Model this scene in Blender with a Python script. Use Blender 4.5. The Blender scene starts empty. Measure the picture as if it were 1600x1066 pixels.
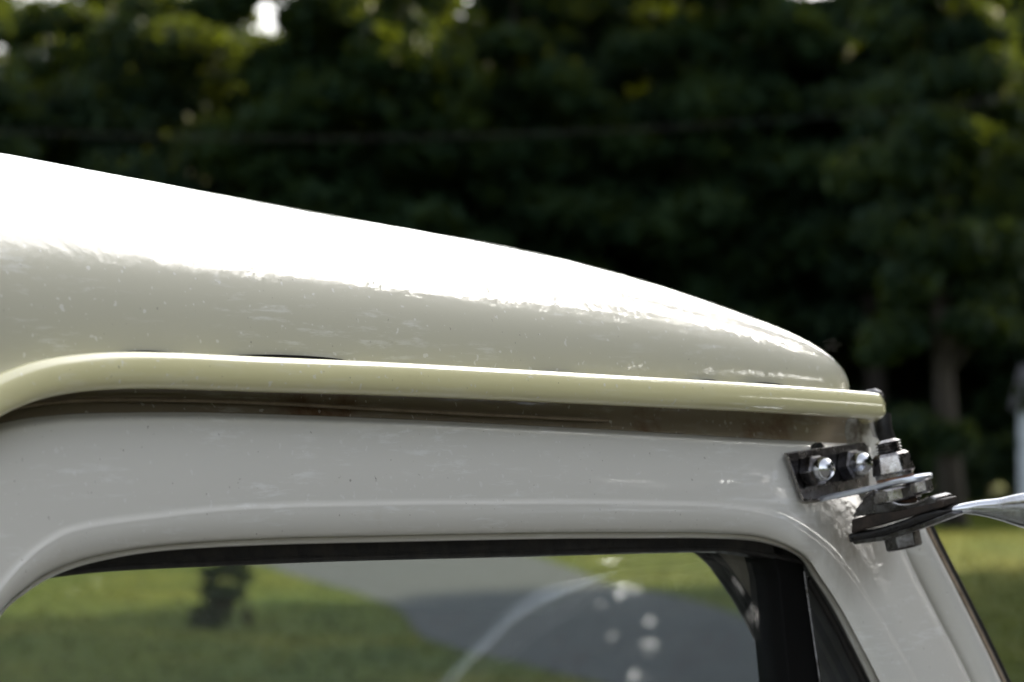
import bpy, bmesh, math, random
import numpy as np
from mathutils import Vector, Matrix
random.seed(7); rng = np.random.default_rng(7)
sc = bpy.context.scene
COL = sc.collection
R = math.radians
# ------------------------------------------------------------------ camera, sky, sun
F = 5000.0; HOR = 690.0; CZ = 1.65                      # focal length and horizon in photo pixels, camera height
pitch = math.atan((HOR - 533) / F)
cam_d = bpy.data.cameras.new('camera'); cam = bpy.data.objects.new('camera', cam_d); COL.objects.link(cam)
cam.location = (0, 0, CZ); cam.rotation_euler = (R(90) + pitch, 0, 0)
cam_d.sensor_width = 36; cam_d.lens = 36 * F / 1600
cam_d.clip_start = 0.05; cam_d.clip_end = 2000
cam_d.dof.use_dof = True; cam_d.dof.focus_distance = 1.45; cam_d.dof.aperture_fstop = 16
cam_d.dof.aperture_blades = 0
sc.camera = cam
SUN_EL, SUN_AZ = R(25), R(46)                          # azimuth measured from +Y towards +X
w = bpy.data.worlds.new('World'); sc.world = w; w.use_nodes = True
nt = w.node_tree; bg = nt.nodes['Background']
sky = nt.nodes.new('ShaderNodeTexSky'); sky.sky_type = 'NISHITA'; sky.sun_disc = False
sky.sun_elevation = SUN_EL; sky.sun_rotation = SUN_AZ
sky.air_density = 1.0; sky.dust_density = 5.0; sky.ozone_density = 1.0
hs = nt.nodes.new('ShaderNodeHueSaturation'); hs.inputs['Saturation'].default_value = 0.3
nt.links.new(sky.outputs[0], hs.inputs['Color']); nt.links.new(hs.outputs[0], bg.inputs[0]); bg.inputs[1].default_value = 0.15
sd = bpy.data.lights.new('sun', 'SUN'); so = bpy.data.objects.new('sun', sd); COL.objects.link(so)
sd.energy = 5.0; sd.angle = R(0.5); sd.color = (1.0, 0.82, 0.52)
sdir = Vector((math.sin(SUN_AZ) * math.cos(SUN_EL), math.cos(SUN_AZ) * math.cos(SUN_EL), math.sin(SUN_EL)))
so.rotation_euler = sdir.to_track_quat('Z', 'Y').to_euler(); so.location = (0, 0, 30)
vs = sc.view_settings; vs.view_transform = 'Standard'; vs.look = 'None'; vs.gamma = 1; vs.exposure = 1.85; vs.use_curve_mapping = False

# ------------------------------------------------------------------ photo pixel -> place
fw = np.array([0, math.cos(pitch), math.sin(pitch)]); up = np.array([0, -math.sin(pitch), math.cos(pitch)]); rt = np.array([1., 0, 0])
CC = np.array([0, 0, CZ])
def ray(x, y): return fw + (x - 800) / F * rt + (533 - y) / F * up
def ground(x, y, z=0.0):
    d = ray(x, y); t = (z - CZ) / d[2]; p = CC + d * t; return (p[0], p[1])
TH = R(50); TAU = R(10)
Fd = np.array([math.cos(TH), math.sin(TH), 0]); N = np.array([math.sin(TH), -math.cos(TH), 0])
_d = ray(1340, 740); B0 = CC + _d * 1.7 / _d[1]
Nt = N * math.cos(TAU) + np.array([0, 0, math.sin(TAU)])
def loc(P): q = P - B0; return Vector((q @ Fd, -(q @ N), P[2]))
def S(x, y, off=0.0):          # point of the leaning car side, off metres outside it, in the car's own axes
    d = ray(x, y); t = (Nt @ (B0 - CC) + off) / (Nt @ d); return loc(CC + d * t)
def world(l): return B0 * np.array([1, 1, 0]) + l[0] * Fd - l[1] * N + np.array([0, 0, l[2]])
W = 1.25                                                # cab width

# ------------------------------------------------------------------ materials
def mat(name): m = bpy.data.materials.new(name); m.use_nodes = True; return m, m.node_tree, m.node_tree.nodes['Principled BSDF']
def nz(t, scale, detail=4, rough=0.55, stretch=None, co='Object', dist=0.0):
    tc = t.nodes.new('ShaderNodeTexCoord'); n = t.nodes.new('ShaderNodeTexNoise')
    n.inputs['Scale'].default_value = scale; n.inputs['Detail'].default_value = detail; n.inputs['Roughness'].default_value = rough
    n.inputs['Distortion'].default_value = dist
    if stretch:
        mp = t.nodes.new('ShaderNodeMapping'); mp.inputs['Scale'].default_value = stretch
        t.links.new(tc.outputs[co], mp.inputs[0]); t.links.new(mp.outputs[0], n.inputs['Vector'])
    else: t.links.new(tc.outputs[co], n.inputs['Vector'])
    return n.outputs['Fac']
def ramp(t, fac, stops):
    r = t.nodes.new('ShaderNodeValToRGB'); e = r.color_ramp.elements
    while len(e) < len(stops): e.new(0.5)
    for q, (p, c) in zip(e, stops): q.position = p; q.color = (*c, 1) if len(c) == 3 else c
    t.links.new(fac, r.inputs[0]); return r.outputs[0]
def g(v): return (v, v, v)
def mix(t, fac, a, b):
    m = t.nodes.new('ShaderNodeMix'); m.data_type = 'RGBA'
    if isinstance(fac, float): m.inputs[0].default_value = fac
    else: t.links.new(fac, m.inputs[0])
    for k, v in ((6, a), (7, b)):
        if isinstance(v, tuple): m.inputs[k].default_value = (*v, 1)
        else: t.links.new(v, m.inputs[k])
    return m.outputs[2]
def bump(t, b, h, strength, dist, sock='Normal'):
    n = t.nodes.new('ShaderNodeBump'); n.inputs['Strength'].default_value = strength; n.inputs['Distance'].default_value = dist
    t.links.new(h, n.inputs['Height'])
    if sock: t.links.new(n.outputs[0], b.inputs[sock])
    return n
def paint(name, col, dirtcol, dirt=(0.62, 0.8), coat_ior=1.75, wavy=0.12, sky_fleck=0.5, base_rough=0.45, grime=None):
    m, t, b = mat(name)
    d = ramp(t, nz(t, 9, 8, 0.7), [(dirt[0], g(0)), (dirt[1], g(1))])
    c = mix(t, d, col, dirtcol)
    spk = ramp(t, nz(t, 420, 2, 0.5), [(0.73, g(0)), (0.77, g(0.5))])
    c = mix(t, spk, c, (0.12, 0.09, 0.06))
    ds = ramp(t, nz(t, 310, 1, 0.5), [(0.70, g(0)), (0.74, g(0.5))]); c = mix(t, ds, c, (0.93, 0.92, 0.9))
    st = ramp(t, nz(t, 75, 6, 0.7, (0.55, 0.55, 3.6), dist=0.25), [(0.52, g(0)), (0.64, g(sky_fleck))])
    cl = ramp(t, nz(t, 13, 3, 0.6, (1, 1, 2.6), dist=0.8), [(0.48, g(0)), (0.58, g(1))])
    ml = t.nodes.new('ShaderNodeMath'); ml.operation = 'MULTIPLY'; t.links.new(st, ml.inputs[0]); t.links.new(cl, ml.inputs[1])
    c = mix(t, ml.outputs[0], c, (0.97, 0.97, 0.95))  # pale flecks painted into the colour, imitating sky reflections in the gloss
    if grime:
        tc = t.nodes.new('ShaderNodeTexCoord'); vd = t.nodes.new('ShaderNodeVectorMath'); vd.operation = 'DISTANCE'; vd.inputs[1].default_value = grime
        t.links.new(tc.outputs['Object'], vd.inputs[0]); mr = t.nodes.new('ShaderNodeMapRange'); mr.inputs['From Min'].default_value = 0.008; mr.inputs['From Max'].default_value = 0.05; mr.inputs['To Min'].default_value = 1; mr.inputs['To Max'].default_value = 0
        t.links.new(vd.outputs['Value'], mr.inputs['Value']); gn = ramp(t, nz(t, 60, 6, 0.7, (1, 1, 0.5)), [(0.3, g(0.25)), (0.65, g(1))])
        mg = t.nodes.new('ShaderNodeMath'); mg.operation = 'MULTIPLY'; t.links.new(mr.outputs[0], mg.inputs[0]); t.links.new(gn, mg.inputs[1])
        c = mix(t, mg.outputs[0], c, (0.17, 0.13, 0.075))
    t.links.new(c, b.inputs['Base Color']); b.inputs['Roughness'].default_value = base_rough
    b.inputs['Coat Weight'].default_value = 1; b.inputs['Coat IOR'].default_value = coat_ior
    cr = ramp(t, nz(t, 40, 5, 0.7, (1, 1, 3)), [(0.45, g(0.004)), (0.8, g(0.06))])
    t.links.new(cr, b.inputs['Coat Roughness'])
    n1 = bump(t, b, nz(t, 22, 3, 0.5, (1, 1, 1.4), dist=0.8), wavy, 0.004, None)
    n2 = bump(t, b, nz(t, 260, 2, 0.5, (1, 1, 1.5)), wavy * 0.9, 0.0004, None)
    t.links.new(n1.outputs[0], n2.inputs['Normal']); t.links.new(n2.outputs[0], b.inputs['Coat Normal'])
    return m
M = {}
M['roof'] = paint('roof_paint', (0.61, 0.59, 0.47), (0.54, 0.515, 0.40), wavy=0.2, sky_fleck=0.35, coat_ior=1.55)
M['rail'] = paint('rail_paint', (0.78, 0.73, 0.41), (0.68, 0.61, 0.32), wavy=0.05, sky_fleck=0.15)
M['body'] = paint('body_paint', (0.80, 0.785, 0.735), (0.70, 0.66, 0.58), wavy=0.055, sky_fleck=0.6, grime=tuple(S(1322, 812, 0)))
M['jamb'] = paint('jamb_paint', (0.33, 0.27, 0.20), (0.17, 0.075, 0.03), dirt=(0.52, 0.62), wavy=0.1, sky_fleck=0.25, coat_ior=1.5)
def simple(name, col, rough, metal=0.0, dirt=None, scale=60, rng_=(0.45, 0.65), bmp=0.0, spec=0.5):
    m, t, b = mat(name)
    if dirt:
        c = mix(t, ramp(t, nz(t, scale, 6, 0.7), [(rng_[0], g(0)), (rng_[1], g(1))]), col, dirt); t.links.new(c, b.inputs['Base Color'])
        r = ramp(t, nz(t, scale * 1.7, 5, 0.7), [(0.35, g(rough)), (0.7, g(min(1, rough + 0.25)))]); t.links.new(r, b.inputs['Roughness'])
    else: b.inputs['Base Color'].default_value = (*col, 1); b.inputs['Roughness'].default_value = rough
    b.inputs['Metallic'].default_value = metal; b.inputs['Specular IOR Level'].default_value = spec
    if bmp: bump(t, b, nz(t, scale * 4, 4), bmp, 0.0006)
    return m
M['rubber'] = simple('black_rubber', (0.010, 0.010, 0.011), 0.45, dirt=(0.03, 0.026, 0.022), scale=70, bmp=0.4)
M['deep'] = simple('deep_black', (0.006, 0.006, 0.006), 0.8, spec=0.1)
M['steel'] = simple('aged_steel', (0.42, 0.41, 0.41), 0.16, 1.0, (0.13, 0.10, 0.085), 90, (0.42, 0.70), 0.25)
M['chrome'] = simple('chrome', (0.62, 0.64, 0.68), 0.07, 1.0, (0.30, 0.28, 0.26), 60, (0.5, 0.8), 0.05)
M['dark_steel'] = simple('dark_steel', (0.18, 0.178, 0.185), 0.22, 1.0, (0.06, 0.052, 0.047), 110, (0.4, 0.65), 0.4)
M['strap'] = simple('black_strap', (0.030, 0.029, 0.030), 0.22, 0.6, (0.05, 0.042, 0.036), 80, (0.5, 0.75), 0.2)
M['zinc'] = simple('zinc_strap', (0.74, 0.78, 0.86), 0.34, 1.0, (0.5, 0.5, 0.52), 60, (0.55, 0.8), 0.05)
M['rust'] = simple('rusty_spacer', (0.20, 0.10, 0.055), 0.7, 0.0, (0.07, 0.04, 0.03), 150, (0.4, 0.6), 0.6)
M['tan'] = simple('tan_trim', (0.34, 0.27, 0.20), 0.5, 0.0, (0.2, 0.15, 0.10), 60)
M['garnish'] = simple('garnish_paint', (0.19, 0.17, 0.145), 0.5, 0.0, (0.16, 0.07, 0.035), 22, (0.55, 0.68), 0.2)
M['cloth'] = simple('headliner_cloth', (0.12, 0.11, 0.10), 0.9)
def glass(name, tint, dirt=0.06):
    m, t, b = mat(name); t.nodes.remove(b)
    out = t.nodes['Material Output']
    tr = t.nodes.new('ShaderNodeBsdfTransparent'); tr.inputs[0].default_value = (*tint, 1)
    gl = t.nodes.new('ShaderNodeBsdfGlossy'); gl.inputs['Roughness'].default_value = 0.0; gl.inputs[0].default_value = (1, 1, 1, 1)
    fr = t.nodes.new('ShaderNodeFresnel'); ge = t.nodes.new('ShaderNodeNewGeometry'); mr = t.nodes.new('ShaderNodeMapRange'); mr.inputs['To Min'].default_value = 1.52; mr.inputs['To Max'].default_value = 1 / 1.52
    t.links.new(ge.outputs['Backfacing'], mr.inputs['Value']); t.links.new(mr.outputs[0], fr.inputs[0])
    mx = t.nodes.new('ShaderNodeMixShader'); t.links.new(fr.outputs[0], mx.inputs[0]); t.links.new(tr.outputs[0], mx.inputs[1]); t.links.new(gl.outputs[0], mx.inputs[2])
    df = t.nodes.new('ShaderNodeBsdfDiffuse'); df.inputs[0].default_value = (0.5, 0.52, 0.55, 1)
    m2 = t.nodes.new('ShaderNodeMixShader'); t.links.new(mx.outputs[0], m2.inputs[1]); t.links.new(df.outputs[0], m2.inputs[2])
    f = ramp(t, nz(t, 7, 6, 0.7, (1, 1, 2), dist=0.5), [(0.35, g(dirt * 0.3)), (0.75, g(dirt))]); t.links.new(f, m2.inputs[0])
    t.links.new(m2.outputs[0], out.inputs[0]); return m
M['glass'] = glass('window_glass', (0.94, 0.97, 0.965), 0.02)
M['wglass'] = glass('windshield_glass', (0.95, 0.98, 0.97), 0.01)
# outdoors
def lawn_mat():
    m, t, b = mat('lawn')
    a = ramp(t, nz(t, 0.35, 6, 0.65), [(0.3, (0.020, 0.044, 0.003)), (0.5, (0.054, 0.068, 0.003)), (0.72, (0.120, 0.105, 0.004))])
    c = mix(t, ramp(t, nz(t, 14, 5, 0.7), [(0.4, g(0)), (0.7, g(0.6))]), a, (0.028, 0.05, 0.009))
    t.links.new(c, b.inputs['Base Color']); b.inputs['Roughness'].default_value = 0.9; b.inputs['Specular IOR Level'].default_value = 0.05
    bump(t, b, nz(t, 30, 4), 0.8, 0.05); return m
M['lawn'] = lawn_mat()
M['asphalt'] = simple('asphalt', (0.026, 0.031, 0.043), 0.9, 0, (0.020, 0.023, 0.031), 2.0, (0.35, 0.7), 0.3, 0.1)
def leaf_mat(name, c1, c2, c3):
    m, t, b = mat(name); out = t.nodes['Material Output']
    oi = t.nodes.new('ShaderNodeObjectInfo')
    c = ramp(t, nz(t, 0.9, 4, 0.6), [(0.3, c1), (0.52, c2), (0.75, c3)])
    t.links.new(c, b.inputs['Base Color']); b.inputs['Roughness'].default_value = 0.65; b.inputs['Specular IOR Level'].default_value = 0.05
    tl = t.nodes.new('ShaderNodeBsdfTranslucent')
    c4 = mix(t, 0.6, c, (0.26, 0.33, 0.012)); t.links.new(c4, tl.inputs[0])
    mx = t.nodes.new('ShaderNodeMixShader'); mx.inputs[0].default_value = 0.13
    t.links.new(b.outputs[0], mx.inputs[1]); t.links.new(tl.outputs[0], mx.inputs[2]); t.links.new(mx.outputs[0], out.inputs[0]); return m
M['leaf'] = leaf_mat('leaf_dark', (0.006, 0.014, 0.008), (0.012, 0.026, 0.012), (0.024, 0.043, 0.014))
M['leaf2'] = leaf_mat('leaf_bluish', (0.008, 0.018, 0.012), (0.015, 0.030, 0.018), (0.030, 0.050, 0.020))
M['bark'] = simple('bark', (0.018, 0.014, 0.011), 0.9, 0, (0.03, 0.025, 0.02), 6, (0.4, 0.6), 0.8)
M['cable'] = simple('cable_sheath', (0.022, 0.024, 0.03), 0.9)
M['white'] = simple('white_siding', (0.62, 0.68, 0.74), 0.6)
M['shingle'] = simple('grey_shingle', (0.09, 0.09, 0.10), 0.85, 0, (0.05, 0.05, 0.055), 8)
def blade_mat():
    m, t, b = mat('grass_blade')
    c = ramp(t, nz(t, 0.5, 5, 0.6), [(0.3, (0.026, 0.052, 0.010)), (0.7, (0.088, 0.094, 0.004))]); t.links.new(c, b.inputs['Base Color'])
    b.inputs['Roughness'].default_value = 0.8; b.inputs['Specular IOR Level'].default_value = 0.1; return m
M['blade'] = blade_mat()

# ------------------------------------------------------------------ mesh helpers
class MB:
    def __init__(s): s.v = []; s.f = []
    def add(s, vs, fs):
        o = len(s.v); s.v += [tuple(p) for p in vs]; s.f += [tuple(i + o for i in f) for f in fs]; return s
    def loft(s, rows, closed_u=False, closed_v=False, cap=False):
        n = len(rows[0]); o = len(s.v)
        for r in rows: s.v += [tuple(p) for p in r]
        nr = len(rows)
        for i in range(nr if closed_u else nr - 1):
            for j in range(n if closed_v else n - 1):
                a = o + i * n + j; b = o + i * n + (j + 1) % n; i2 = (i + 1) % nr
                s.f.append((a, b, o + i2 * n + (j + 1) % n, o + i2 * n + j))
        if cap: s.f.append(tuple(o + k for k in range(n))[::-1]); s.f.append(tuple(o + (nr - 1) * n + k for k in range(n)))
        return s
    def build(s, name, m, parent=None, smooth=True, bevel=0, solid=0, subsurf=0, recalc=True, offset=-1, sharp=35):
        me = bpy.data.meshes.new(name); me.from_pydata(s.v, [], s.f)
        if recalc:
            b = bmesh.new(); b.from_mesh(me); bmesh.ops.recalc_face_normals(b, faces=b.faces); b.to_mesh(me); b.free()
        me.materials.append(m)
        if smooth:
            me.polygons.foreach_set('use_smooth', [True] * len(me.polygons))
            me.set_sharp_from_angle(angle=R(sharp))
        o = bpy.data.objects.new(name, me); COL.objects.link(o)
        if parent is not None: o.parent = parent
        if solid: k = o.modifiers.new('s', 'SOLIDIFY'); k.thickness = solid; k.offset = offset
        if bevel: k = o.modifiers.new('b', 'BEVEL'); k.width = bevel; k.segments = 2; k.limit_method = 'ANGLE'; k.angle_limit = R(35)
        return o
def tag(o, label=None, cat=None, group=None, kind=None):
    if label: o['label'] = label
    if cat: o['category'] = cat
    if group: o['group'] = group
    if kind: o['kind'] = kind
    return o
def empty(name, l, rz=0):
    o = bpy.data.objects.new(name, None); COL.objects.link(o); o.location = l; o.rotation_euler = (0, 0, rz); o.empty_display_size = 0.1; return o
def catmull(P, n):
    P = [Vector(p) for p in P]; out = []
    for k in range(n):
        t = k / (n - 1) * (len(P) - 1); i = min(int(t), len(P) - 2); f = t - i
        p0, p1, p2, p3 = P[max(i - 1, 0)], P[i], P[i + 1], P[min(i + 2, len(P) - 1)]
        out.append(0.5 * ((2 * p1) + (p2 - p0) * f + (2 * p0 - 5 * p1 + 4 * p2 - p3) * f * f + (3 * p1 - p0 - 3 * p2 + p3) * f ** 3))
    return out
def sweep(mb, path, sec, upv=None, closed=False, cap=True):
    # sec(i, t) -> list of (side, up) offsets
    rows = []; n = len(path)
    for i, p in enumerate(path):
        a = path[(i - 1) % n] if (closed or i) else path[i]; b = path[(i + 1) % n] if (closed or i < n - 1) else path[i]
        t = (b - a).normalized(); u = upv(i) if upv else Vector((0, 0, 1)); sdv = t.cross(u).normalized(); u2 = sdv.cross(t).normalized()
        rows.append([p + sdv * x + u2 * y for x, y in sec(i, i / (n - 1))])
    mb.loft(rows, closed_u=closed, closed_v=True, cap=cap and not closed); return mb
def circ(r, n=14, ry=None): return [(r * math.cos(2 * math.pi * k / n), (ry or r) * math.sin(2 * math.pi * k / n)) for k in range(n)]
def lathe(mb, c, ax, prof, n=24, poly=None, rot=0):
    ax = Vector(ax).normalized(); e = ax.orthogonal().normalized(); e2 = ax.cross(e); rows = []
    for h, r in prof:
        m = poly or n
        rows.append([c + ax * h + (e * math.cos(2 * math.pi * k / m + rot) + e2 * math.sin(2 * math.pi * k / m + rot)) * r for k in range(m)])
    mb.loft(rows, closed_v=True, cap=True); return mb

# ------------------------------------------------------------------ the ground
def sheet(name, pts, z, m, cuts=0):
    b = bmesh.new(); vs_ = [b.verts.new((x, y, z)) for x, y in pts]; f = b.faces.new(vs_)
    if f.normal.z < 0: f.normal_flip()
    bmesh.ops.triangulate(b, faces=b.faces[:]) if len(pts) > 4 else None
    me = bpy.data.meshes.new(name); b.to_mesh(me); b.free(); me.materials.append(m)
    for p in me.polygons:
        if p.normal.z < 0: p.flip()
    o = bpy.data.objects.new(name, me); COL.objects.link(o); return tag(o, kind='structure')
sheet('lawn', [(-600, -300), (600, -300), (600, 900), (-600, 900)], 0, M['lawn'])
far_edge = [(-200, 838), (100, 842), (400, 846), (650, 851), (800, 862), (880, 884), (950, 912), (1020, 924), (1100, 943), (1180, 972), (1300, 1020), (1500, 1110), (1900, 1290)]
near_edge = [(1500, 1420), (1150, 1180), (1000, 1090), (900, 1060), (800, 1035), (700, 1012), (652, 990), (632, 962), (600, 943), (540, 922), (450, 897), (400, 880), (250, 864), (0, 856), (-200, 853)]
def smooth2(P, n):
    return [(v.x, v.y) for v in catmull([(x, y, 0) for x, y in P], n)]
sheet('driveway', [ground(x, y) for x, y in smooth2(far_edge, 60)] + [(3.2, 11.0), (1.0, 10.2)] + [ground(x, y) for x, y in smooth2(near_edge, 60)], 0.006, M['asphalt'])

sheet('bounce_apron', [(5.5, 12.2), (9, 6), (9, -8), (-6, -8), (-6, 3), (-1.5, 7.5), (1.0, 10.2), (3.2, 11.0)], 0.011, simple('bounce_gravel', (0.18, 0.168, 0.145), 0.9, 0, (0.13, 0.12, 0.10), 30, (0.35, 0.65), 0.8, 0.2))  # unseen pale ground, added to bounce light up onto the car body
# ------------------------------------------------------------------ the car cab
car = empty('vintage_car', (B0[0], B0[1], 0), TH)
tag(car, 'old cream and white painted vehicle cab with domed roof, drip rail and side window', 'car')
# roof dome: rings r from the base outline (1) to the flat of the crown (0)
Ra, Rb, KK, PW, CR, XF, A0 = 0.1396, 0.08, 2.998, 2.3, 0.006, 0.0479, 0.0047
HB = ([0, .1, .2, .35, .6, .9, 1.6], [.029, .056, .072, .0825, .1015, .107, .11])
ZR = 1.6775; LEN = 1.5
def hb(b): return float(np.interp(b, *HB))
hb_s = [(b, np.mean([hb(max(0, b + d)) for d in np.linspace(-.05, .05, 11)]) if b > .05 else hb(b)) for b in np.linspace(0, 1.6, 161)]
def H(b): return float(np.interp(b, [q[0] for q in hb_s], [q[1] for q in hb_s]))
def ring(r, n_c=26):
    out = []
    def P(a, b, y_flip):
        aa = a; z = ZR + H(b) * (1 - min(r, 1) ** PW) ** (1 / PW) + CR * (a / (W / 2)) * (2 - a / (W / 2)) * (1 - r ** 4)
        y = aa + A0; y = W - y if y_flip else y
        return Vector((XF - b, y, z))
    side = [P(Ra * (1 - r), b, False) for b in np.linspace(LEN - 0.1, Rb, 60)[:-1]]
    cor = []
    for ph in np.linspace(0, math.pi / 2, n_c):
        A = r * math.cos(ph) ** (2 / KK); B = r * math.sin(ph) ** (2 / KK)
        cor.append((Ra * (1 - A), Rb * (1 - B)))
    c1 = [P(a, b, False) for a, b in cor]
    fr = [P(a, Rb * (1 - r), False) for a in np.linspace(Ra, W / 2, 14)[1:]]
    half = side + c1 + fr
    other = [Vector((p.x, W - p.y, p.z)) for p in half[::-1][1:]]
    return half + other
rings = [ring(r) for r in [1 - (1 - math.cos(t)) for t in np.linspace(0, math.pi / 2, 34)]]
def inset(rr, d):
    return rr
rm = MB(); rm.loft(rings)
# crown: bridge the innermost ring across the width
inner = rings[-1]; n = len(inner); hl = n // 2
cr_rows = []
for i in range(hl + 1):
    p, q = inner[i], inner[n - 1 - i]
    row = []
    for f in np.linspace(0, 1, 25):
        y = p.y + (q.y - p.y) * f; a = min(y, W - y) ; a = max(a, 0)
        b = XF - p.x
        z = ZR + H(b) + CR * (a / (W / 2)) * (2 - a / (W / 2)); row.append(Vector((p.x, y, z)))
    cr_rows.append(row)
rm.loft(cr_rows)
# rail path in the photo, laid 12 mm outside the leaning side; left of the frame it bends down the cab corner
railpx = [(-230, 1100), (-205, 900), (-160, 760), (-90, 678), (-40, 640), (10, 612), (70, 592), (150, 581), (250, 579), (420, 585), (600, 591), (800, 600), (1000, 610), (1180, 619), (1290, 626), (1345, 630), (1366, 632)]
railp = [S(x, y + 2 + 3 * max(0, x) / 1366, 0.010) for x, y in railpx]
railside = catmull(railp, 150)
def base_pt(i): return rings[0][i]
# continue round the front corner and across the header, following the roof base 11 mm outside
zend = railside[-1].z
c0 = [p for p in rings[0] if p.x > railside[-1].x + 0.004]
front = []
for k, p in enumerate(c0):
    a = c0[max(k - 1, 0)]; b = c0[min(k + 1, len(c0) - 1)]; t = (b - a).normalized(); nrm = Vector((t.y, -t.x, 0)).normalized()
    if nrm.length == 0: continue
    q = p + nrm * 0.010; q.z = zend - 0.002; front.append(q)
front = [q for q in front if q.y < W - 0.15]
k0 = railside[-1]
front = [q for q in front if (q - k0).length > 0.006]
path = railside + [f for i, f in enumerate(front) if i % 1 == 0]
# skirt: roof side carried down inside the rail where the rail leaves the roof base
sk = []
for p in rings[0][:90]:
    if p.x < 0.0:
        zs = [q.z for q in railside if abs(q.x - p.x) < 0.012]
        zt = (min(zs) if zs else 1.10) - 0.004
        row = []
        for f in np.linspace(0, 1, 10):
            z = p.z + (min(zt, p.z - 0.003) - p.z) * f
            row.append(Vector((p.x, p.y - (p.z - z) * 0.10, z)))
        sk.append(row)
rm.loft(sk)
roof = rm.build('roof', M['roof'], car, sharp=60)
b = bmesh.new(); b.from_mesh(roof.data); bmesh.ops.remove_doubles(b, verts=b.verts, dist=1e-4); bmesh.ops.recalc_face_normals(b, faces=b.faces); b.to_mesh(roof.data); b.free()
# drip rail: rounded section with a thin lip on top
def rail_sec(i, t):
    hh = 0.0074 - 0.0009 * min(1, i / 150)
    pts = []
    for k in range(22):
        an = 2 * math.pi * k / 22
        x = math.cos(an); y = math.sin(an)
        x = math.copysign(abs(x) ** 0.75, x); y = math.copysign(abs(y) ** 0.75, y)
        pts.append((x * 0.0062, y * hh + (0.0012 if y > 0.7 and x > 0 else 0)))
    return pts
rl = MB(); sweep(rl, path, rail_sec, upv=lambda i: Vector((0, 0.17, 1)) if i > 45 else Vector((0.5, 0.17, 1)))
rl.build('drip_rail', M['rail'], car, sharp=80)
# dark gaps in the seam sealant along the top of the rail
for (xa, xb, yy, yb, h) in ((190, 285, 549, 553, 4), (355, 545, 555, 562, 5), (830, 905, 582, 586, 5), (1082, 1130, 594, 597, 4), (1165, 1228, 599, 602, 4)):
    mb = MB(); lo, hi = [], []
    for f in np.linspace(0, 1, 14):
        x = xa + (xb - xa) * f; y = yy + (yb - yy) * f + 3
        d = math.sin(math.pi * f) ** 0.6 * (h + 1.0)
        lo.append(S(x, y + 2, 0.0062)); hi.append(S(x, y - d, 0.0058))
    mb.loft([lo, hi]); mb.build('seam_gap', M['deep'], car, solid=0.0012, smooth=False, offset=0)
# cab side behind the rail and above the door
E0 = [(-330, 1400), (-300, 1150), (-250, 920), (-150, 745), (-60, 685), (0, 665), (60, 654), (150, 648), (330, 647), (600, 656), (850, 668), (1000, 676), (1160, 686), (1300, 694), (1360, 703), (1388, 765), (1412, 856), (1462, 960), (1516, 1065), (1640, 1330)]
E1 = [(-150, 1400), (-130, 1180), (-75, 1030), (-10, 937), (40, 878), (80, 846), (124, 827), (225, 811), (375, 795), (600, 788), (850, 786), (1000, 787), (1120, 791), (1215, 808), (1285, 852), (1325, 895), (1362, 948), (1400, 1010), (1434, 1070), (1560, 1320)]
E2 = [(-110, 1400), (-92, 1210), (-50, 1060), (0, 965), (42, 926), (88, 899), (154, 878), (252, 862), (402, 853), (600, 848), (850, 843), (1000, 842), (1110, 842), (1190, 848), (1245, 869), (1270, 903), (1302, 953), (1331, 1009), (1359, 1065), (1480, 1310)]
NS = 220
C0, C1, C2 = (catmull([(x, y, 0) for x, y in E], NS) for E in (E0, E1, E2))
rows = []
for i in range(NS):
    a, c, e = C0[i], C1[i], C2[i]
    def pp(u, off): q = a.lerp(c, u); return S(q.x, q.y, off)
    def qq(u, off): q = c.lerp(e, u); return S(q.x, q.y, off)
    row = [pp(-0.02, -0.022), pp(-0.02, -0.012), pp(-0.01, -0.005)]
    for u in (0.0, 0.015, 0.04, 0.08, 0.14): row.append(pp(u, -0.0045 * max(0, 1 - u / 0.09) ** 2))
    for u in (0.25, 0.4, 0.55, 0.7, 0.85, 0.93, 0.98): row.append(pp(u, 0.0012 * math.sin(math.pi * (u - .1))))
    row.append(pp(1.0, 0.0012))
    for u in (0.06, 0.14, 0.26, 0.4, 0.55, 0.68, 0.78): row.append(qq(u, 0.001 - 0.013 * (1 - math.sqrt(max(0, 1 - (u * 0.98) ** 2)))))
    row += [qq(0.82, -0.0125), qq(0.86, -0.0115), qq(0.93, -0.0115), qq(0.98, -0.013), qq(1.0, -0.017), qq(1.0, -0.034)]
    rows.append(row)
MB().loft(rows).build('door_frame', M['body'], car, sharp=70)
far = MB().loft([[Vector((p.x, W - p.y, p.z)) for p in r] for r in rows[::4]]).build('door_frame', M['body'], car, sharp=70)
# strip of cab side: from inside the rail down behind the door edge
top = catmull([S(x, y - 8, -0.014) for x, y in railpx[1:-1]] + [S(1352, 622, -0.014)], 120)
bot = catmull([S(x, y, -0.016) for x, y in [(-300, 1150), (-250, 950), (-150, 770), (-90, 722), (-60, 705), (0, 690), (60, 675), (150, 668), (330, 667), (500, 671), (700, 680), (900, 690), (1080, 700), (1250, 712), (1356, 722)]], 120)
rws = []
for p, q in zip(top, bot):
    r_ = [p.lerp(q, f) for f in np.linspace(0, 1, 8)]; r_[3] = r_[3] + Vector((0, 0.002, 0)); r_[4] = r_[4] + Vector((0, 0.002, 0)); rws.append(r_)
MB().loft(rws).build('cab_side', M['jamb'], car, sharp=80)
# folded gutter flange seen as a thin line half way up the strip
fl = catmull([S(x, y, -0.011) for x, y in [(-60, 660), (20, 638), (120, 626), (250, 625), (420, 630), (700, 645), (950, 657)]], 80)
sweep(MB(), fl, lambda i, t: circ(0.0009, 8)).build('gutter_flange', M['tan'], car)
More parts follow.
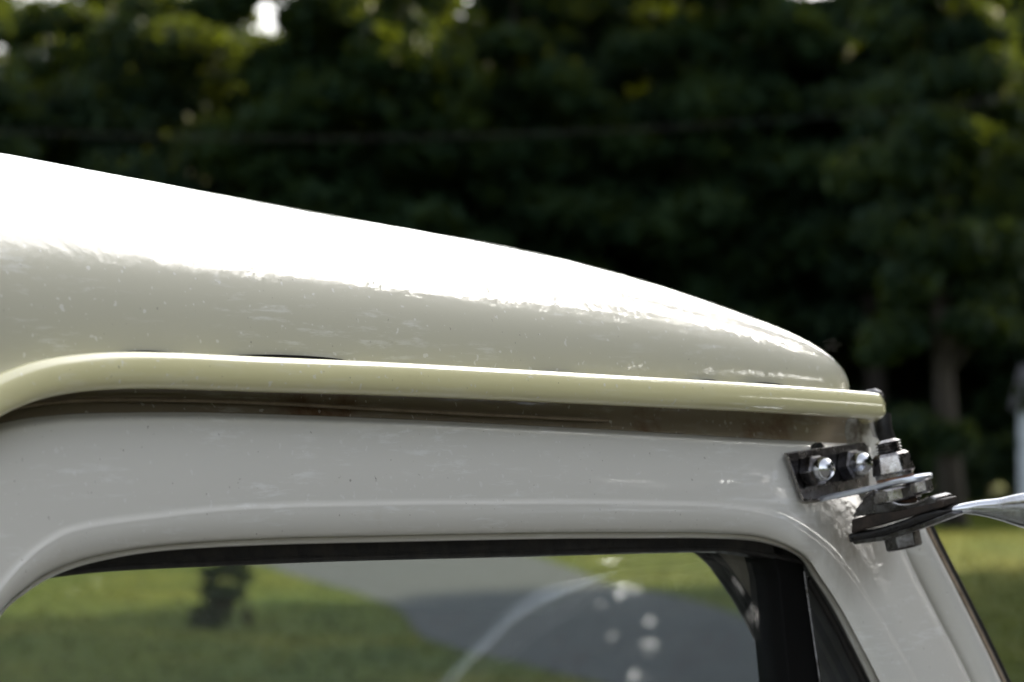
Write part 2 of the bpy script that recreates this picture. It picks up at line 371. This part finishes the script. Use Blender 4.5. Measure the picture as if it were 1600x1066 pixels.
# front corner block of the pillar, corroded
cb = MB(); cr_ = [S(1338, 655, -0.010), S(1358, 650, -0.010), S(1366, 690, -0.008), S(1376, 735, -0.006), S(1345, 735, -0.006)]
cb.add(cr_ + [p + Vector((0.0, 0.03, 0)) for p in cr_], [(0, 1, 2, 3, 4), (5, 9, 8, 7, 6)] + [(i, (i + 1) % 5, 5 + (i + 1) % 5, 5 + i) for i in range(5)])
cb.build('pillar_corner', simple('corroded_paint', (0.50, 0.49, 0.44), 0.7, 0, (0.16, 0.13, 0.10), 90, (0.42, 0.62), 0.8), car, bevel=0.001)
# windshield post: bead, gap, tan strip, gasket, each a tube running down the pillar
def line(px, off, nn=40): return catmull([S(x, y, off) for x, y in px], nn)
post = [(1352, 700), (1382, 750), (1432, 852), (1486, 958), (1538, 1065), (1662, 1330)]
sweep(MB(), line(post, -0.010), lambda i, t: circ(0.0085, 18)).build('windshield_post', M['body'], car)
sweep(MB(), line([(x + 25, y) for x, y in post], -0.016), lambda i, t: circ(0.0036, 12)).build('gasket', M['rubber'], car)
sweep(MB(), line([(x + 30, y) for x, y in post], -0.0135), lambda i, t: circ(0.0014, 10)).build('trim_strip', M['tan'], car)
sweep(MB(), line([(x + 35, y) for x, y in post], -0.018), lambda i, t: circ(0.0022, 12)).build('outer_gasket', M['rubber'], car)
# black gasket corner under the rail tip
sweep(MB(), line([(1378, 648), (1380, 668), (1385, 684), (1396, 712), (1408, 738)], -0.016, 24), lambda i, t: circ(0.0052 - 0.001 * t, 12)).build('gasket_corner', M['rubber'], car)
# clip on the end of the rail
lathe(MB(), S(1366, 619, -0.014) , (0.2, 1, 0.1), [(-0.007, 0.0005), (-0.005, 0.003), (0, 0.0042), (0.005, 0.003), (0.007, 0.0005)], 16).build('rail_clip', M['dark_steel'], car)

# window: black header channel, panes, vent divider
Gp = [(-160, 1000), (-60, 935), (20, 912), (88, 900), (200, 889), (400, 880), (560, 874), (850, 867), (1100, 861), (1180, 868), (1262, 885)]
Gt = [(-180, 960), (-80, 900), (0, 860), (70, 850), (180, 848), (400, 838), (560, 836), (850, 832), (1100, 830), (1190, 834), (1275, 862)]
g1 = line(Gp, -0.026, 100); g2 = line(Gt, -0.026, 100)
MB().loft([g2, g1]).build('window_seal', M['rubber'], car, solid=0.012, offset=0, smooth=False)
sweep(MB(), line([(x, y - 4) for x, y in Gp], -0.021, 100), lambda i, t: circ(0.0016, 8)).build('seal_lip', M['rubber'], car)
gl = [S(x, y, -0.028) for x, y in [(-170, 1000), (-60, 905), (60, 870), (400, 850), (800, 845), (1210, 850), (1240, 1066), (1262, 1350), (600, 1420), (-200, 1420)]]
gl2 = [p + Vector((0, 0.004, -0.0007)) for p in gl]; k = len(gl)
MB().add(gl + gl2, [tuple(range(k)), tuple(range(2 * k - 1, k - 1, -1))] + [(i, (i + 1) % k, k + (i + 1) % k, k + i) for i in range(k)]).build('window_glass', M['glass'], car, smooth=False)
dv = [S(x, y, -0.020) for x, y in [(1205, 850), (1248, 862), (1258, 892), (1284, 1066), (1322, 1320), (1275, 1320), (1234, 1066), (1218, 900)]]
k = len(dv); dv2 = [p + Vector((0, 0.02, 0)) for p in dv]
MB().add(dv + dv2, [tuple(range(k)), tuple(range(2 * k - 1, k - 1, -1))] + [(i, (i + 1) % k, k + (i + 1) % k, k + i) for i in range(k)]).build('vent_divider', M['deep'], car, smooth=False, bevel=0.001)
sweep(MB(), line([(1257, 893), (1268, 970), (1282, 1066), (1320, 1320)], -0.0185), lambda i, t: circ(0.0009, 8)).build('vent_frame', M['dark_steel'], car)
sweep(MB(), line([(1262, 905), (1296, 962), (1326, 1018), (1352, 1070), (1470, 1310)], -0.022), lambda i, t: circ(0.0020, 8)).build('vent_seal', M['rubber'], car)
vg = [S(x, y, -0.027) for x, y in [(1250, 880), (1275, 900), (1320, 960), (1370, 1066), (1490, 1310), (1315, 1320), (1270, 1066)]]
k = len(vg); vg2 = [p + Vector((0, 0.004, 0)) for p in vg]
MB().add(vg + vg2, [tuple(range(k)), tuple(range(2 * k - 1, k - 1, -1))] + [(i, (i + 1) % k, k + (i + 1) % k, k + i) for i in range(k)]).build('vent_glass', M['glass'], car, smooth=False)
# inside the pillar: gasket of the windshield, garnish panel, dark hollow
L = [(1040, 832), (1080, 846), (1108, 866), (1128, 890), (1164, 944), (1200, 1012), (1228, 1066), (1330, 1290)]
sweep(MB(), line(L, -0.095, 60), lambda i, t: circ(0.0042, 12, 0.005)).build('inner_gasket', M['rubber'], car)
sweep(MB(), line([(x + 16, y - 2) for x, y in L], -0.088, 60), lambda i, t: circ(0.0030, 12, 0.004)).build('inner_gasket', M['rubber'], car)
rws = []
for i in range(40):
    t = i / 39
    a = catmull([S(x + 18, y - 3, -0.086) for x, y in L], 40)[i]; c = catmull([S(x + 60, y - 12, -0.07) for x, y in L], 40)[i]; e = catmull([S(x + 170, y - 10, -0.05) for x, y in L], 40)[i]
    rws.append([a, a.lerp(c, 0.35) + Vector((0, -0.004, 0)), c, c.lerp(e, 0.5), e])
MB().loft(rws).build('pillar_garnish', M['garnish'], car, solid=0.002, sharp=70)
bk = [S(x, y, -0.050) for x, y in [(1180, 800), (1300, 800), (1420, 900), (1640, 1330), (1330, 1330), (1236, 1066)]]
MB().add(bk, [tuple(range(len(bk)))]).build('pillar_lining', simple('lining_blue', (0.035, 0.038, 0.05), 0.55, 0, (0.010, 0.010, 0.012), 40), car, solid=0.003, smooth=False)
# windshield, its header and the far post
wt, wb = S(1462, 850, -0.02), S(1690, 1330, -0.02)
dirn = (wb - wt); wtop = wt - dirn * 0.55
ztop = 1.655
wtop = wt + dirn * ((ztop - wt.z) / dirn.z); wbot = wt + dirn * ((1.36 - wt.z) / dirn.z)
def box(mb, lo, hi):
    x0, y0, z0 = lo; x1, y1, z1 = hi
    mb.add([(x0, y0, z0), (x1, y0, z0), (x1, y1, z0), (x0, y1, z0), (x0, y0, z1), (x1, y0, z1), (x1, y1, z1), (x0, y1, z1)], [(0, 3, 2, 1), (4, 5, 6, 7), (0, 1, 5, 4), (1, 2, 6, 5), (2, 3, 7, 6), (3, 0, 4, 7)]); return mb
ws = [Vector((wtop.x, 0.05, wtop.z)), Vector((wtop.x, W - 0.05, wtop.z)), Vector((wbot.x, W - 0.03, wbot.z)), Vector((wbot.x, 0.03, wbot.z))]
ws2 = [p + Vector((-0.004, 0, 0.002)) for p in ws]
MB().add(ws + ws2, [(0, 1, 2, 3), (7, 6, 5, 4)] + [(i, (i + 1) % 4, 4 + (i + 1) % 4, 4 + i) for i in range(4)]).build('windshield', M['wglass'], car, smooth=False)
sweep(MB(), [Vector((wtop.x, y, wtop.z + 0.004)) for y in np.linspace(0.03, W - 0.03, 20)], lambda i, t: circ(0.012, 12)).build('windshield_header', M['body'], car)
sweep(MB(), [Vector((p.x, W - p.y, p.z)) for p in line(post, -0.012)], lambda i, t: circ(0.012, 12)).build('windshield_post', M['body'], car)
# lower body: doors, cab back, cowl, hood, dash, seat
def body_side(flip):
    rows = []
    for x, z in ((-1.40, 1.60), (-1.40, 1.36), (-1.40, 0.5)): pass
    mb = MB(); xs = np.linspace(-1.40, 0.34, 30); rws = []
    for z, off in ((1.372, 0.0), (1.365, -0.02), (1.33, -0.045), (1.2, -0.075), (1.0, -0.09), (0.7, -0.085), (0.45, -0.05)):
        rws.append([Vector((x, (W - off) if flip else off, z)) for x in xs])
    return mb.loft(rws)
body_side(False).build('side_panel', M['body'], car, solid=0.004); body_side(True).build('side_panel', M['body'], car, solid=0.004)
box(MB(), (-1.405, 0.0, 0.45), (-1.395, W, 1.40)).build('cab_back', M['body'], car, smooth=False, bevel=0.003)
mb = MB(); rr = []
for y in np.linspace(-0.03, W + 0.03, 15):
    s_ = abs(y - W / 2) / (W / 2 + .03); rr.append([Vector((x, y, 1.385 - 0.05 * s_ ** 3 - 0.10 * f ** 2 - (0.0 if s_ < .9 else 0.02))) for f, x in zip(np.linspace(0, 1, 8), np.linspace(0.24, 1.35, 8))])
mb.loft(rr).build('hood', M['body'], car, solid=0.004)
box(MB(), (0.0, 0.04, 1.08), (0.22, W - 0.04, 1.30)).build('dashboard', M['garnish'], car, smooth=False, bevel=0.02)
# inner headliner below the dome
hl_rows = [[Vector((x, y, ZR + 0.008 + H(XF - x) * 0.75 * math.sin(math.pi * min(1, max(0, (y - .03) / (W - .06)))) ** 0.4)) for y in np.linspace(0.03, W - 0.03, 14)] for x in np.linspace(-1.38, 0.0, 16)]
MB().loft(hl_rows).build('headliner', M['cloth'], car)

# ------------------------------------------------------------------ mirror bracket and arm
e2 = Vector((0, -math.cos(TAU), math.sin(TAU))); wv = Vector((-0.12, math.sin(TAU), math.cos(TAU))).normalized()
wv = (wv - e2 * wv.dot(e2)).normalized(); vv = e2.cross(wv).normalized()      # vv along the car
if vv.x < 0: vv = -vv
J = S(1400, 752, 0.045)
def wdir(l): return l.x * Fd - l.y * N + np.array([0, 0, l.z])
Jw = world(J); Vw = wdir(vv)
def K(x, y, dv=0.0):
    d = ray(x, y); t = (Vw @ (Jw + dv * Vw - CC)) / (Vw @ d); return loc(CC + d * t)
pl = [(1225, 708), (1300, 697), (1350, 690), (1358, 700), (1358, 768), (1330, 774), (1279, 784), (1253, 783), (1249, 778)]
plf = [S(x, y, 0.0045) for x, y in pl]; plb = [S(x, y, 0.0012) for x, y in pl]; k = len(pl)
plate = MB().add(plf + plb, [tuple(range(k)), tuple(range(2 * k - 1, k - 1, -1))] + [(i, (i + 1) % k, k + (i + 1) % k, k + i) for i in range(k)]).build('mirror_bracket', M['dark_steel'], car, bevel=0.0007)
rim = [(1228, 709), (1240, 742), (1252, 776), (1258, 782), (1280, 781)]
sweep(MB(), [S(x, y, 0.0048) for x, y in smooth2(rim, 16)], lambda i, t: circ(0.0008, 8)).build('plate_rim', M['steel'], plate)
lathe(MB(), S(1277, 714, -0.001), e2, [(0, 0.0075), (0.002, 0.0075)], 24).build('rubber_pad', M['rubber'], plate)
for (x, y) in ((1262, 738), (1321, 729)):
    nb = MB(); c = S(x, y, 0.0045); lathe(nb, c, e2, [(0.0, 0.0083), (0.0008, 0.0088), (0.0066, 0.0088), (0.0078, 0.0074)], poly=6, rot=0.35)
    nut = nb.build('acorn_nut', M['dark_steel'], plate, bevel=0.0004, sharp=25)
    dm = [(0.0078, 0.0062)] + [(0.0095 + 0.0066 * math.sin(a), 0.0062 * math.cos(a) + 0.0001) for a in np.linspace(0, math.pi / 2 * 0.99, 16)]
    lathe(MB(), c, e2, dm, 26).build('nut_dome', M['chrome'], plate, sharp=85)
# tongue: strip folded out of the plate's lower edge
def prism(name, pxs, m, d0, d1, parent, bevel=0.0004, smooth=True):
    a = [K(x, y, d0) for x, y in pxs]; b_ = [p + vv * (d1 - d0) for p in a]; k = len(a)
    return MB().add(a + b_, [tuple(range(k)), tuple(range(2 * k - 1, k - 1, -1))] + [(i, (i + 1) % k, k + (i + 1) % k, k + i) for i in range(k)]).build(name, m, parent, bevel=bevel, sharp=40)
t0, t1 = S(1277, 777, 0.003), K(1432, 745, -0.010)
mid = K(1350, 762, -0.010); dwn = -wv * 0.0028
edge = catmull([t0, mid, K(1395, 750, -0.011), t1], 24)
rws = []
for i, p in enumerate(edge):
    wd = 0.021 * (1 if i < 18 else math.sqrt(max(0.03, 1 - ((i - 18) / 5.2) ** 2)))
    c = p + vv * 0.0105
    rws.append([c - vv * wd / 2, c + vv * wd / 2, c + vv * wd / 2 + dwn, c - vv * wd / 2 + dwn])
MB().loft(rws, closed_v=True, cap=True).build('bracket_tongue', M['zinc'], plate, bevel=0.0008, sharp=40)
# stack of hardware on the pivot bolt
c = J
lathe(MB(), c, wv, [(0.0008, 0.0098), (0.0022, 0.0098)], 28).build('washer', M['rust'], plate, sharp=40)
lathe(MB(), c, wv, [(0.0024, 0.0098), (0.0040, 0.0100), (0.0042, 0.0096)], 28).build('washer', M['steel'], plate, sharp=40)
lathe(MB(), c, wv, [(0.0043, 0.0112), (0.0052, 0.0112), (0.0135, 0.0098), (0.0150, 0.0078)], poly=6, rot=0.2).build('pivot_nut', M['steel'], plate, bevel=0.0005, sharp=25)
th = [(0.0150, 0.0052)]
for q in range(4): th += [(0.0156 + q * 0.0016, 0.0068), (0.0164 + q * 0.0016, 0.0052)]
lathe(MB(), c, wv, th + [(0.0218, 0.0040)], 20).build('threaded_stud', M['steel'], plate, sharp=20)
lathe(MB(), c - vv * 0.002, wv, [(-0.0100, 0.0125), (-0.0090, 0.0135), (-0.0034, 0.0135), (-0.0026, 0.0125)], 12).build('lock_collar', M['steel'], plate, sharp=25, bevel=0.0004)
lathe(MB(), K(1436, 758, 0.0), wv, [(-0.0045, 0.0060), (-0.0038, 0.0070), (0.0020, 0.0070), (0.0028, 0.0060)], poly=8, rot=0.3).build('lock_tab', M['steel'], plate, bevel=0.0006, sharp=30)
lathe(MB(), c, wv, [(-0.016, 0.0085), (-0.009, 0.0085)], 20).build('spacer', M['rust'], plate)
prism('saddle_clamp', [(1331, 808), (1338, 794), (1350, 778), (1364, 767), (1372, 768), (1384, 778), (1398, 787), (1412, 790), (1432, 787), (1452, 776), (1462, 778), (1462, 786), (1400, 800)], M['dark_steel'], -0.013, 0.004, plate, 0.0008)
sweep(MB(), catmull([K(x, y, -0.0132) for x, y in [(1348, 779), (1364, 767.5), (1372, 768), (1384, 778), (1398, 786.5), (1412, 789.5), (1432, 786.5), (1452, 776)]], 30), lambda i, t: circ(0.0006, 6)).build('clamp_edge', M['steel'], plate)
prism('friction_pad', [(1330, 812), (1395, 795), (1450, 782), (1474, 780), (1476, 792), (1400, 814), (1330, 834)], simple('brown_pad', (0.045, 0.032, 0.025), 0.45, 0.3, (0.02, 0.016, 0.014), 130, (0.4, 0.6), 0.5), -0.0125, 0.001, plate, 0.0008)
prism('lower_plate', [(1331, 846), (1380, 838), (1440, 818), (1486, 800), (1500, 803), (1440, 826), (1382, 845), (1334, 851)], M['dark_steel'], -0.012, 0.002, plate, 0.0005)
lathe(MB(), K(1411, 845, 0), wv, [(-0.0042, 0.0085), (-0.0034, 0.0096), (0.0034, 0.0096), (0.006, 0.0096)], poly=6, rot=0.45).build('bolt_head', M['dark_steel'], plate, bevel=0.0005, sharp=25)
# mirror arm: flattened end, twist, then round tube that leaves outward and bends down
armpx = [(1325, 842, 15, 15), (1362, 836, 15.5, 17), (1400, 825, 16, 17), (1440, 810, 15, 16), (1480, 799, 13, 14), (1515, 797, 22, 9), (1550, 799, 34, 9), (1585, 801, 52, 11), (1625, 803, 66, 15), (1680, 809, 70, 18), (1740, 824, 66, 18)]
AP = [K(x, y, -0.012) + vv * max(d / 2000, 0.008) for x, y, _, d in armpx]; scl = 1 / 3000.
hw = [h * scl / 2 for _, _, h, _ in armpx]; dp = [d / 2000 for *_, d in armpx]
last = AP[-1]; dirv = (AP[-1] - AP[-2]).normalized()
ext = [last + dirv * 0.05 + Vector((0, 0, -0.006)), last + dirv * 0.095 + Vector((0, 0, -0.026)), last + dirv * 0.145 + Vector((0, 0, -0.062)), last + dirv * 0.175 + Vector((0, 0, -0.12)), last + dirv * 0.18 + Vector((0.0, 0, -0.28))]
AP += ext; hw += [0.011, 0.010, 0.007, 0.0055, 0.0055]; dp += [0.009, 0.008, 0.006, 0.0055, 0.0055]
ap = catmull(AP, 120); hwc = [v.x for v in catmull([(h, 0, 0) for h in hw], 120)]; dpc = [v.x for v in catmull([(h, 0, 0) for h in dp], 120)]
def arm_sec(i, t, o=0):
    i += o
    return [(math.copysign(abs(math.cos(a)) ** (0.45 if i < 30 else 0.85), math.cos(a)) * dpc[i], math.copysign(abs(math.sin(a)) ** (0.45 if i < 30 else 0.85), math.sin(a)) * hwc[i]) for a in np.linspace(0, 2 * math.pi, 25)[:-1]]
arm = sweep(MB(), ap[33:], lambda i, t: arm_sec(i, t, 33), upv=lambda i: wv if i < 47 else (Vector((0, 0, 1)) if i < 55 else Vector((0, -1, 0.2)))).build('mirror_arm', M['chrome'], car, sharp=80)
sweep(MB(), ap[:34], arm_sec, upv=lambda i: wv).build('arm_strap', M['strap'], arm, sharp=80)

# ------------------------------------------------------------------ trees
def crown_mesh(name, h0, h1, rad, n, leaf, m, seed, clumps=46, shape=1.0):
    r = np.random.default_rng(seed)
    cz = (h0 + h1) / 2; hz = (h1 - h0) / 2
    u = r.normal(size=(clumps, 3)); u /= np.linalg.norm(u, axis=1)[:, None]; rad_ = r.random(clumps) ** 0.45
    cc = u * rad_[:, None] * np.array([rad, rad, hz]) * 0.86 + np.array([0, 0, cz])
    cc[:, :2] *= (1.0 - 0.35 * np.clip((cc[:, 2] - cz) / hz, 0, 1) * shape)[:, None]
    cs = r.uniform(0.5, 1.15, clumps) * rad * 0.30
    idx = r.integers(0, clumps, n)
    q = r.normal(size=(n, 3)); q /= np.linalg.norm(q, axis=1)[:, None]
    P = cc[idx] + q * (cs[idx] * r.random(n) ** 0.5)[:, None] * np.array([1.25, 1.25, 0.6])
    nn = r.normal(size=(n, 3)); nn[:, 2] += 0.6; nn /= np.linalg.norm(nn, axis=1)[:, None]
    t = np.cross(nn, r.normal(size=(n, 3))); t /= np.linalg.norm(t, axis=1)[:, None]; bt = np.cross(nn, t)
    s = leaf * r.uniform(0.6, 1.4, n)[:, None]
    V = np.empty((n, 4, 3)); V[:, 0] = P - t * s; V[:, 1] = P - bt * s * 0.5; V[:, 2] = P + t * s; V[:, 3] = P + bt * s * 0.5
    me = bpy.data.meshes.new(name); me.vertices.add(n * 4); me.vertices.foreach_set('co', V.ravel())
    me.loops.add(n * 4); me.loops.foreach_set('vertex_index', np.arange(n * 4)); me.polygons.add(n)
    me.polygons.foreach_set('loop_start', np.arange(0, n * 4, 4)); me.update(calc_edges=True); me.materials.append(m)
    return me, cc
def trunk_mesh(name, h, r0, cc, seed):
    rr_ = random.Random(seed); mb = MB()
    path_ = [Vector((0.25 * math.sin(z * 0.5 + seed), 0.2 * math.cos(z * 0.4 + seed) - 0.2, z)) for z in np.linspace(-0.1, h, 9)]
    sweep(mb, path_, lambda i, t: circ(r0 * (1.25 - 1.1 * t) if i else r0 * 1.6, 9), upv=lambda i: Vector((0, 1, 0)))
    for k in range(0, len(cc), 3):
        e = Vector(cc[k]); z0 = max(1.5, min(h * 0.95, e.z - 1.5 * rr_.random() - 0.6)); f = z0 / h; s_ = Vector((0.25 * math.sin(z0 * 0.5 + seed), 0.2 * math.cos(z0 * 0.4 + seed) - 0.2, z0))
        md = s_.lerp(e, 0.5) + Vector((0, 0, 0.4)); sweep(mb, [s_, md, e], lambda i, t: circ(max(0.015, r0 * 0.35 * (1 - 0.8 * t)), 5), upv=lambda i: Vector((0.3, 1, 0.2)), cap=False)
    me = bpy.data.meshes.new(name); me.from_pydata(mb.v, [], mb.f); me.materials.append(M['bark'])
    me.polygons.foreach_set('use_smooth', [True] * len(me.polygons)); return me
def kind(name, h0, h1, rad, n, leaf, m, seed, **kw):
    c, cc = crown_mesh(name + '_crown', h0, h1, rad, n, leaf, m, seed, **kw); return c, trunk_mesh(name + '_trunk', h1 * 0.85, h1 * 0.016, cc, seed)
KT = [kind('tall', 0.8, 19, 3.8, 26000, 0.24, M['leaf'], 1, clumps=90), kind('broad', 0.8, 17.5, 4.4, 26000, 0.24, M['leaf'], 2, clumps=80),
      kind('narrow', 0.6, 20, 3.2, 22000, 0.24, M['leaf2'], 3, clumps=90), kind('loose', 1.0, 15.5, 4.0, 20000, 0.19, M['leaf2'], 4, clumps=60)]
def tree(kd, x, y, sc_=1.0, rz=0.0, label='', group=None, name='leafy_tree', cat='tree', zs=1.0):
    e = empty(name, (x, y, 0), rz); e.scale = (sc_, sc_, sc_ * zs); tag(e, label, cat, group)
    for nm, me in (('crown', kd[0]), ('trunk', kd[1])):
        o = bpy.data.objects.new(nm, me); COL.objects.link(o); o.parent = e
    return e
wood = 'tall dark tree in the blurred shady wood behind the lawn'
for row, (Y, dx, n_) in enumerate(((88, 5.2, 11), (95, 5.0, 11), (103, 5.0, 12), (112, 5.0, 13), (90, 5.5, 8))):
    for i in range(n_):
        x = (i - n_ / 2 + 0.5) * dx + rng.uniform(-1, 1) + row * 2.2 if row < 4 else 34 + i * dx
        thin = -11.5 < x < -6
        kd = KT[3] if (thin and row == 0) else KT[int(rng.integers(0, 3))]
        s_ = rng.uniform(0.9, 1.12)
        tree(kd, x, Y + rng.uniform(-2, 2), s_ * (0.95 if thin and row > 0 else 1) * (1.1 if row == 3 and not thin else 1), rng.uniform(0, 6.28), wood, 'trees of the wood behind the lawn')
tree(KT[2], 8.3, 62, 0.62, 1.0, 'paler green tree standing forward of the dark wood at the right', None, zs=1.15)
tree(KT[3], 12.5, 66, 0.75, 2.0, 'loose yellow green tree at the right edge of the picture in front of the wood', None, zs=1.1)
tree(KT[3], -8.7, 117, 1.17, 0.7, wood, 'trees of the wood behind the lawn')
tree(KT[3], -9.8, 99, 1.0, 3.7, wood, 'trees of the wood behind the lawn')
# unseen trees on the sunny side, added to shade the lawn and car
shade = 'broad unseen shade tree on the sunward side, added right of the picture'
for (x, y, s_) in ((14.0, 23, 0.8), (13.2, 28.5, 0.85), (13.5, 34, 0.9), (14.0, 39, 0.9), (19, 26, 0.9), (20, 33, 1.0), (20, 39, 1.0), (15.5, 45.5, 0.9), (16.5, 71, 0.95), (21, 80, 1.0), (23, 84, 1.0), (19, 76, 1.0)):
    tree(KT[1], x, y, s_, rng.uniform(0, 6.28), shade, 'added shade trees right of the picture')
# trees to the right of the car, seen only as reflections in paint and glass
KO = kind('open', 3.4, 13.5, 3.9, 30000, 0.11, M['leaf'], 15, clumps=70)
KB = kind('thin', 0.1, 5.8, 2.9, 15500, 0.085, M['leaf2'], 16, clumps=60, shape=0.3)
KB2 = kind('airy', 0.1, 5.2, 2.6, 5400, 0.07, M['leaf2'], 18, clumps=60, shape=0.3)
KR = [kind('low', 0.3, 13.0, 3.6, 30000, 0.105, M['leaf'], 11, clumps=60), kind('low2', 0.3, 12.0, 3.2, 26000, 0.105, M['leaf2'], 12, clumps=50)]
refl = 'leafy tree right of the car, outside the picture, mirrored in its paint'
for i in range(26):
    a = R(-52.2 + (i // 2) * 9.5 + (i % 2) * 4.5); d = 18.5 + 5 * (i % 2) + rng.uniform(-1, 1)
    x, y = d * math.cos(a), d * math.sin(a) + 2
    if x < 0.2 * y + 4.5: continue
    tree(KO if R(-8) < a < R(27) else KR[i % 2], x, y, rng.uniform(1.3, 1.5) * (0.78 if a > R(46) else 0.97 if a > R(28) else 1.0), rng.uniform(0, 6.28), refl, 'trees right of the car')
for i in range(36):
    a = R(-16 + i * 1.35); d = 17.0 + 4.5 * (i % 3) + rng.uniform(-0.8, 0.8)
    tree(KB2 if R(7.5) < a < R(19) else KB, d * math.cos(a), d * math.sin(a) + 2, rng.uniform(0.8, 1.1) * (1.15 if a < R(8) else 1), rng.uniform(0, 6.28), 'thin leafy sapling under the trees right of the car, mirrored in the window glass', 'saplings right of the car', 'leafy_sapling')
# small dark shrub on the lawn beyond the windshield
sx, sy = ground(352, 980)
c_, cc_ = crown_mesh('shrub_crown', -0.2, 0.80, 0.36, 9000, 0.022, M['leaf'], 31, clumps=26, shape=0.3)
e = empty('dark_shrub', (sx, sy, 0)); tag(e, 'small dark shrub standing on the lawn, seen through the side window', 'shrub')
for nm, me in (('crown', c_), ('stem', trunk_mesh('shrub_stem', 0.5, 0.02, cc_ * 0 + np.array([0, 0, 0.3]), 2))):
    o = bpy.data.objects.new(nm, me); COL.objects.link(o); o.parent = e
# bushes along the foot of the wood
kb = kind('bush', 0.0, 2.2, 1.5, 3500, 0.09, M['leaf2'], 21, clumps=24, shape=0.4)
for i in range(39):
    tree(kb, -15 + (i % 13) * 2.6 + rng.uniform(-.5, .5), (80, 92, 106)[i // 13] + rng.uniform(-1.5, 1.5), rng.uniform(0.7, 1.05) * (1, 1.7, 2.9)[i // 13], rng.uniform(0, 6), 'low bush at the foot of the wood along the lawn', 'bushes at the foot of the wood', 'low_bush', 'bush')
# grass
gp = []; nG = 80000
yy = 12 + (62 - 12) * rng.random(nG) ** 1.1; xx = (rng.random(nG) - 0.5) * 2 * (0.35 * yy + 2)
hh = rng.uniform(0.015, 0.035, nG); an = rng.uniform(0, math.pi, nG); wd = 0.006
poly_far = [ground(x, y) for x, y in smooth2(far_edge, 40) + [(1900, 1290)] + smooth2(near_edge, 40)]
PX = np.array([p[0] for p in poly_far]); PY = np.array([p[1] for p in poly_far]); ins = np.zeros(nG, bool); j = len(PX) - 1
for i in range(len(PX)):
    cnd = ((PY[i] > yy) != (PY[j] > yy)); xi = (PX[j] - PX[i]) * (yy - PY[i]) / (PY[j] - PY[i] + 1e-12) + PX[i]; ins ^= cnd & (xx < xi); j = i
kp = ~ins; xx, yy, hh, an = xx[kp], yy[kp], hh[kp], an[kp]; n = len(xx)
V = np.zeros((n, 3, 3)); V[:, 0] = np.stack([xx - np.cos(an) * 0.02, yy - np.sin(an) * 0.02, 0 * xx], 1); V[:, 1] = np.stack([xx + np.cos(an) * 0.02, yy + np.sin(an) * 0.02, 0 * xx], 1)
V[:, 2] = np.stack([xx + rng.normal(0, .05, n), yy + rng.normal(0, .05, n), hh], 1)
me = bpy.data.meshes.new('grass'); me.vertices.add(n * 3); me.vertices.foreach_set('co', V.ravel()); me.loops.add(n * 3); me.loops.foreach_set('vertex_index', np.arange(n * 3)); me.polygons.add(n); me.polygons.foreach_set('loop_start', np.arange(0, n * 3, 3)); me.update(calc_edges=True); me.materials.append(M['blade'])
o = bpy.data.objects.new('grass', me); COL.objects.link(o); tag(o, 'short mown grass in sun and shade around the driveway', 'grass', kind='stuff')
# overhead cable between two poles
cz0 = 7.45
cab = [Vector((x, 60 + x * 0.0, 7.35 + 0.0042 * (x + 4.0) ** 2)) for x in np.linspace(-24, 24, 41)]
cb_ = sweep(MB(), cab, lambda i, t: circ(0.007, 8)).build('overhead_cable', M['cable']); tag(cb_, 'thin grey overhead cable sagging across in front of the wood', 'cable')
for s_ in (-24, 24):
    zt = 7.35 + 0.0042 * (s_ + 4) ** 2
    p = lathe(MB(), Vector((s_, 60.2, 0)), (0, 0, 1), [(-0.2, 0.17), (zt + 0.9, 0.11)], 12).build('utility_pole', M['bark'])
    tag(p, 'brown utility pole at the left end of the overhead cable' if s_ < 0 else 'brown utility pole at the right end of the overhead cable', 'pole')
# white shed at the right edge
sh = empty('white_shed', (12.5, 76, 0)); tag(sh, 'pale bluish white shed half hidden by bushes at the right edge', 'shed')
box(MB(), (0, 0, 0), (4, 3, 2.45)).build('wall', M['white'], sh, smooth=False)
for z in np.linspace(0.1, 2.3, 12): pb = box(MB(), (-0.02, -0.03, z), (4.02, -0.002, z + 0.17)).build('board', M['white'], sh, smooth=False)
MB().add([(-.2, -.2, 2.45), (4.2, -.2, 2.45), (4.2, 3.2, 2.45), (-.2, 3.2, 2.45), (-.2, 1.5, 3.5), (4.2, 1.5, 3.5)], [(0, 1, 5, 4), (2, 3, 4, 5), (0, 4, 3), (1, 2, 5), (0, 3, 2, 1)]).build('roof', M['shingle'], sh, smooth=False)
print('ws', wtop, wbot, 'tris', sum(len(m.loops) - 2 * len(m.polygons) for m in bpy.data.meshes))
